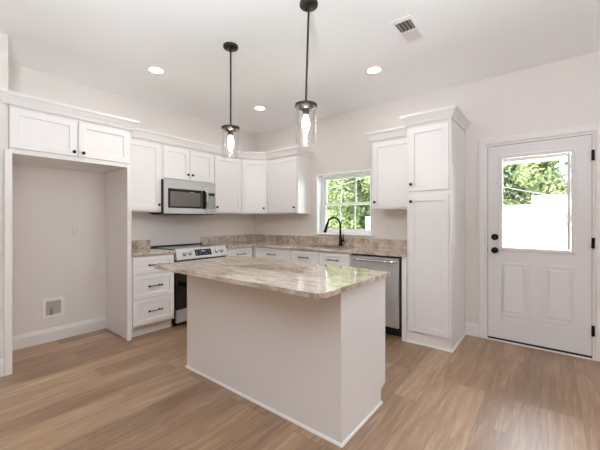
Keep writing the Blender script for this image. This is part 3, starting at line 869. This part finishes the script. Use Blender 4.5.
t = thing('air_vent', (3.22, -1.38, H), 'white rectangular ceiling air register with half its louvers open and dark', 'air vent')
vx0, vx1, vy0, vy1 = 3.158, 3.280, -1.555, -1.205
q = MB()
def hring(q, o, i, z0, z1):
    for (a0, a1, b0, b1) in ((o[0], o[1], o[2], i[2]), (o[0], o[1], i[3], o[3]), (o[0], i[0], i[2], i[3]), (i[1], o[1], i[2], i[3])):
        q.box(FW, a0, a1, b0, b1, z0, z1)
hring(q, (vx0 - 0.016, vx1 + 0.016, vy0 - 0.016, vy1 + 0.016), (vx0 + 0.002, vx1 - 0.002, vy0 + 0.03, vy1 - 0.03), H - 0.007, H - 0.0005)
q.box(FW, vx0 + 0.002, vx1 - 0.002, -1.386, -1.374, H - 0.007, H - 0.0005)
q.build('frame', M['plastic'], t, 0.002)
MB().box(FW, vx0 + 0.004, vx1 - 0.004, vy0 + 0.032, -1.388, H - 0.0022, H - 0.0006).build('duct_opening', mat('duct_grey', (96, 92, 89), 0.8), t)
for k in range(4):
    xx = vx0 + 0.016 + k * 0.028
    q = MB()
    P = [(xx + dx, y, z) for y in (vy0 + 0.031, -1.387) for dx, z in ((0, H - 0.003), (0.003, H - 0.003), (0.014, H - 0.011), (0.011, H - 0.011))]
    q.face_set(P, [(0, 1, 2, 3), (4, 5, 6, 7), (0, 1, 5, 4), (1, 2, 6, 5), (2, 3, 7, 6), (3, 0, 4, 7)])
    q.build('louver', M['ventgrey'], t)
q = MB()
for k in range(6):
    yy = -1.372 + k * 0.0225
    P = [(x, yy + dy, z) for x in (vx0 + 0.003, vx1 - 0.003) for dy, z in ((0, H - 0.003), (0.003, H - 0.0015), (0.024, H - 0.008), (0.021, H - 0.0095))]
    q.face_set(P, [(0, 1, 2, 3), (4, 5, 6, 7), (0, 1, 5, 4), (1, 2, 6, 5), (2, 3, 7, 6), (3, 0, 4, 7)])
q.build('closed_louvers', mat('closed_louver_beige', (214, 204, 196), 0.6), t)

# ------------------------------------------------------------------ plates on the walls
def plate(name, fr, a, z, label, cat, kind, group=None, b=0.0):
    t = thing(name, tuple(wp(fr, a, b, z)), label, cat, group)
    MB().box(fr, a - 0.036, a + 0.036, b + 0.0003, b + 0.006, z - 0.058, z + 0.058).build('plate', M['plate'], t, 0.002)
    if kind == 'outlet':
        for dz in (-0.021, 0.021):
            s = MB().box(fr, a - 0.017, a + 0.017, b + 0.005, b + 0.0085, z + dz - 0.0145, z + dz + 0.0145).build('socket', M['plate'], t, 0.002)
            q = MB()
            for da in (-0.007, 0.005):
                q.box(fr, a + da, a + da + 0.0022, b + 0.008, b + 0.0089, z + dz - 0.004, z + dz + 0.006)
            q.build('slot', M['void'], s)
    else:
        MB().box(fr, a - 0.016, a + 0.016, b + 0.005, b + 0.009, z - 0.033, z + 0.033).build('rocker', M['plate'], t, 0.002)
plate('wall_outlet', FA, -2.708, 1.162, 'white power outlet inside the refrigerator alcove', 'outlet', 'outlet')
plate('wall_outlet', FB, 2.470, 1.165, 'white power outlet above the counter left of the pantry', 'outlet', 'outlet')
plate('light_switch', FB, 3.418, 1.252, 'upper white switch plate between the pantry and the door', 'light switch', 'switch', 'switch plates by the door')
plate('light_switch', FB, 3.418, 1.104, 'lower white switch plate between the pantry and the door', 'light switch', 'switch', 'switch plates by the door')

t = thing('water_outlet_box', (0, -2.913, 0.25), 'white recessed water supply box low inside the refrigerator alcove', 'water box')
MB().ring(FA, (-3.008, -2.818, 0.250, 0.455), (-2.978, -2.848, 0.280, 0.422), 0.0003, 0.008).build('frame', M['plastic'], t, 0.002)
MB().box(FA, -2.979, -2.847, 0.0003, 0.0015, 0.279, 0.423).build('recess', M['boxgrey'], t)
q = MB().lathe((0.014, -2.930, 0.282), (0, 0, 1), [(0.012, 0), (0.012, 0.03), (0.008, 0.034), (0.008, 0.075), (0.004, 0.078)], 14)
q.box(FA, -2.948, -2.912, 0.008, 0.020, 0.318, 0.326)
q.build('valve', M['brass'], t)

# ------------------------------------------------------------------ the garden outside
struct(MB().box(FW, -40, 40, 0.2, 60, -0.25, -0.14).build('ground', M['lawn']))
def fence(x0, x1, y, top, label):
    t = thing('garden_fence', (0.5 * (x0 + x1), y, -0.14), label, 'fence')
    q = MB()
    z = -0.02
    while z < top - 0.03:
        q.box(FW, x0, x1, y, y + 0.022, z, min(z + 0.142, top - 0.03)); z += 0.15
    q.build('boards', M['fence'], t)
    n = max(2, int((x1 - x0) / 1.8) + 1)
    for k in range(n):
        xx = x0 + (x1 - x0) * k / (n - 1)
        xx = min(max(xx, x0 + 0.046), x1 - 0.046)
        MB().box(FW, xx - 0.045, xx + 0.045, y + 0.0225, y + 0.11, -0.14, top - 0.03).build('post', M['fence'], t)
    MB().box(FW, x0, x1, y - 0.02, y + 0.115, top - 0.03, top).build('top_rail', M['fence'], t)
fence(-0.352, 0.898, 5.0, 1.38, 'lowest white board fence seen at the right edge of the kitchen window')
fence(0.902, 3.778, 5.0, 1.62, 'lower white board fence seen through the left of the door glass')
fence(3.782, 7.4, 5.0, 1.83, 'taller white board fence seen through the right of the door glass')

rnd = random.Random(7)
def tree(x, y, h, cr, label, m, seed, n=17000, low=0.1, leaf=0.15):
    r = random.Random(seed)
    t = thing('garden_tree', (x, y, -0.14), label, 'tree', 'trees behind the house')
    q = MB()
    q.tube([(x, y, -0.14), (x + 0.05, y, h * 0.3), (x - 0.04, y + 0.05, h * 0.62), (x, y, h * 0.85)], [0.11, 0.09, 0.06, 0.02], 10)
    for k in range(9):
        a = r.uniform(0, 6.28); z0 = h * r.uniform(0.2, 0.6)
        ln = cr * r.uniform(0.5, 0.85)
        q.tube([(x, y, z0), (x + math.cos(a) * ln * 0.5, y + math.sin(a) * ln * 0.5, z0 + 0.3), (x + math.cos(a) * ln, y + math.sin(a) * ln, z0 + 0.7)], [0.03, 0.02, 0.008], 7)
    q.build('trunk', M['bark'], t)
    q = MB()
    blobs = []
    for k in range(26):
        a = r.uniform(0, 6.28); rad = cr * math.sqrt(r.uniform(0, 1)) * 0.8
        zz = h * r.uniform(low, 0.92)
        f = 1.0 - 0.5 * abs((zz / h - 0.5) * 1.5)
        blobs.append((x + math.cos(a) * rad * f, y + math.sin(a) * rad * f, zz, cr * r.uniform(0.26, 0.42)))
    blobs += [(x + r.uniform(-.35, .35), y + r.uniform(-.6, .0), h * (0.15 + 0.085 * k), cr * 0.36) for k in range(9)]
    for k in range(n):
        bx_, by_, bz_, br = r.choice(blobs)
        d = Vector((r.gauss(0, 1), r.gauss(0, 1), r.gauss(0, 1))).normalized()
        p = Vector((bx_, by_, bz_)) + d * br * (r.uniform(0.3, 1.0) ** 0.5)
        if p.z < -0.05: continue
        nv = (d + Vector((r.gauss(0, .5), r.gauss(0, .5), r.gauss(0.3, .5)))).normalized()
        e1 = nv.cross(Vector((r.gauss(0, 1), r.gauss(0, 1), r.gauss(0, 1)))).normalized(); e2 = nv.cross(e1)
        s = leaf * r.uniform(0.6, 1.2)
        q.face_set([p - e1 * s * 0.6, p - e2 * s * 0.28 + nv * s * 0.08, p + e1 * s * 0.6, p + e2 * s * 0.28 + nv * s * 0.08], [(0, 1, 2, 3)])
    q.build('foliage', m, t)
tree(-2.0, 7.0, 5.2, 1.5, 'pale leafy tree in the middle of the kitchen window', M['leaf_a'], 1)
tree(-5.6, 8.4, 5.8, 1.8, 'green tree at the left of the kitchen window view', M['leaf_b'], 2)
tree(1.0, 8.2, 5.6, 1.4, 'green tree at the right of the kitchen window view', M['leaf_b'], 3)
tree(-3.6, 12.6, 7.0, 3.0, 'tall tree standing behind the pale tree of the window view', M['leaf_b'], 4, leaf=0.22)
tree(-9.6, 14.0, 7.0, 3.0, 'distant tree between the two left trees of the window view', M['leaf_a'], 8, leaf=0.24)
tree(3.9, 9.4, 5.6, 1.5, 'pale green tree behind the white fences outside the door', M['leaf_a'], 5, low=0.15)
tree(7.0, 12.0, 6.2, 1.6, 'green tree behind the right end of the taller fence', M['leaf_b'], 6, low=0.15)
tree(2.6, 14.5, 7.0, 2.6, 'distant tree behind the pale tree outside the door', M['leaf_b'], 9, leaf=0.22)
q = MB().tube([(x, 4.6, 2.03 - 0.273 * (x - 3.267)) for x in (1.4, 3.0, 5.0, 6.6)], 0.003, 6)
tag(q.build('overhead_cable', M['boxgrey']), 'thin pale cable sloping across the trees outside the door glass', 'cable')
q = MB().tube([(x, 4.6, 2.302 + 0.2 * (x + 1.344)) for x in (-4.0, -2.0, 0.0, 1.4)], 0.003, 6)
tag(q.build('overhead_cable', M['boxgrey']), 'thin pale cable slanting across the trees in the kitchen window', 'cable')
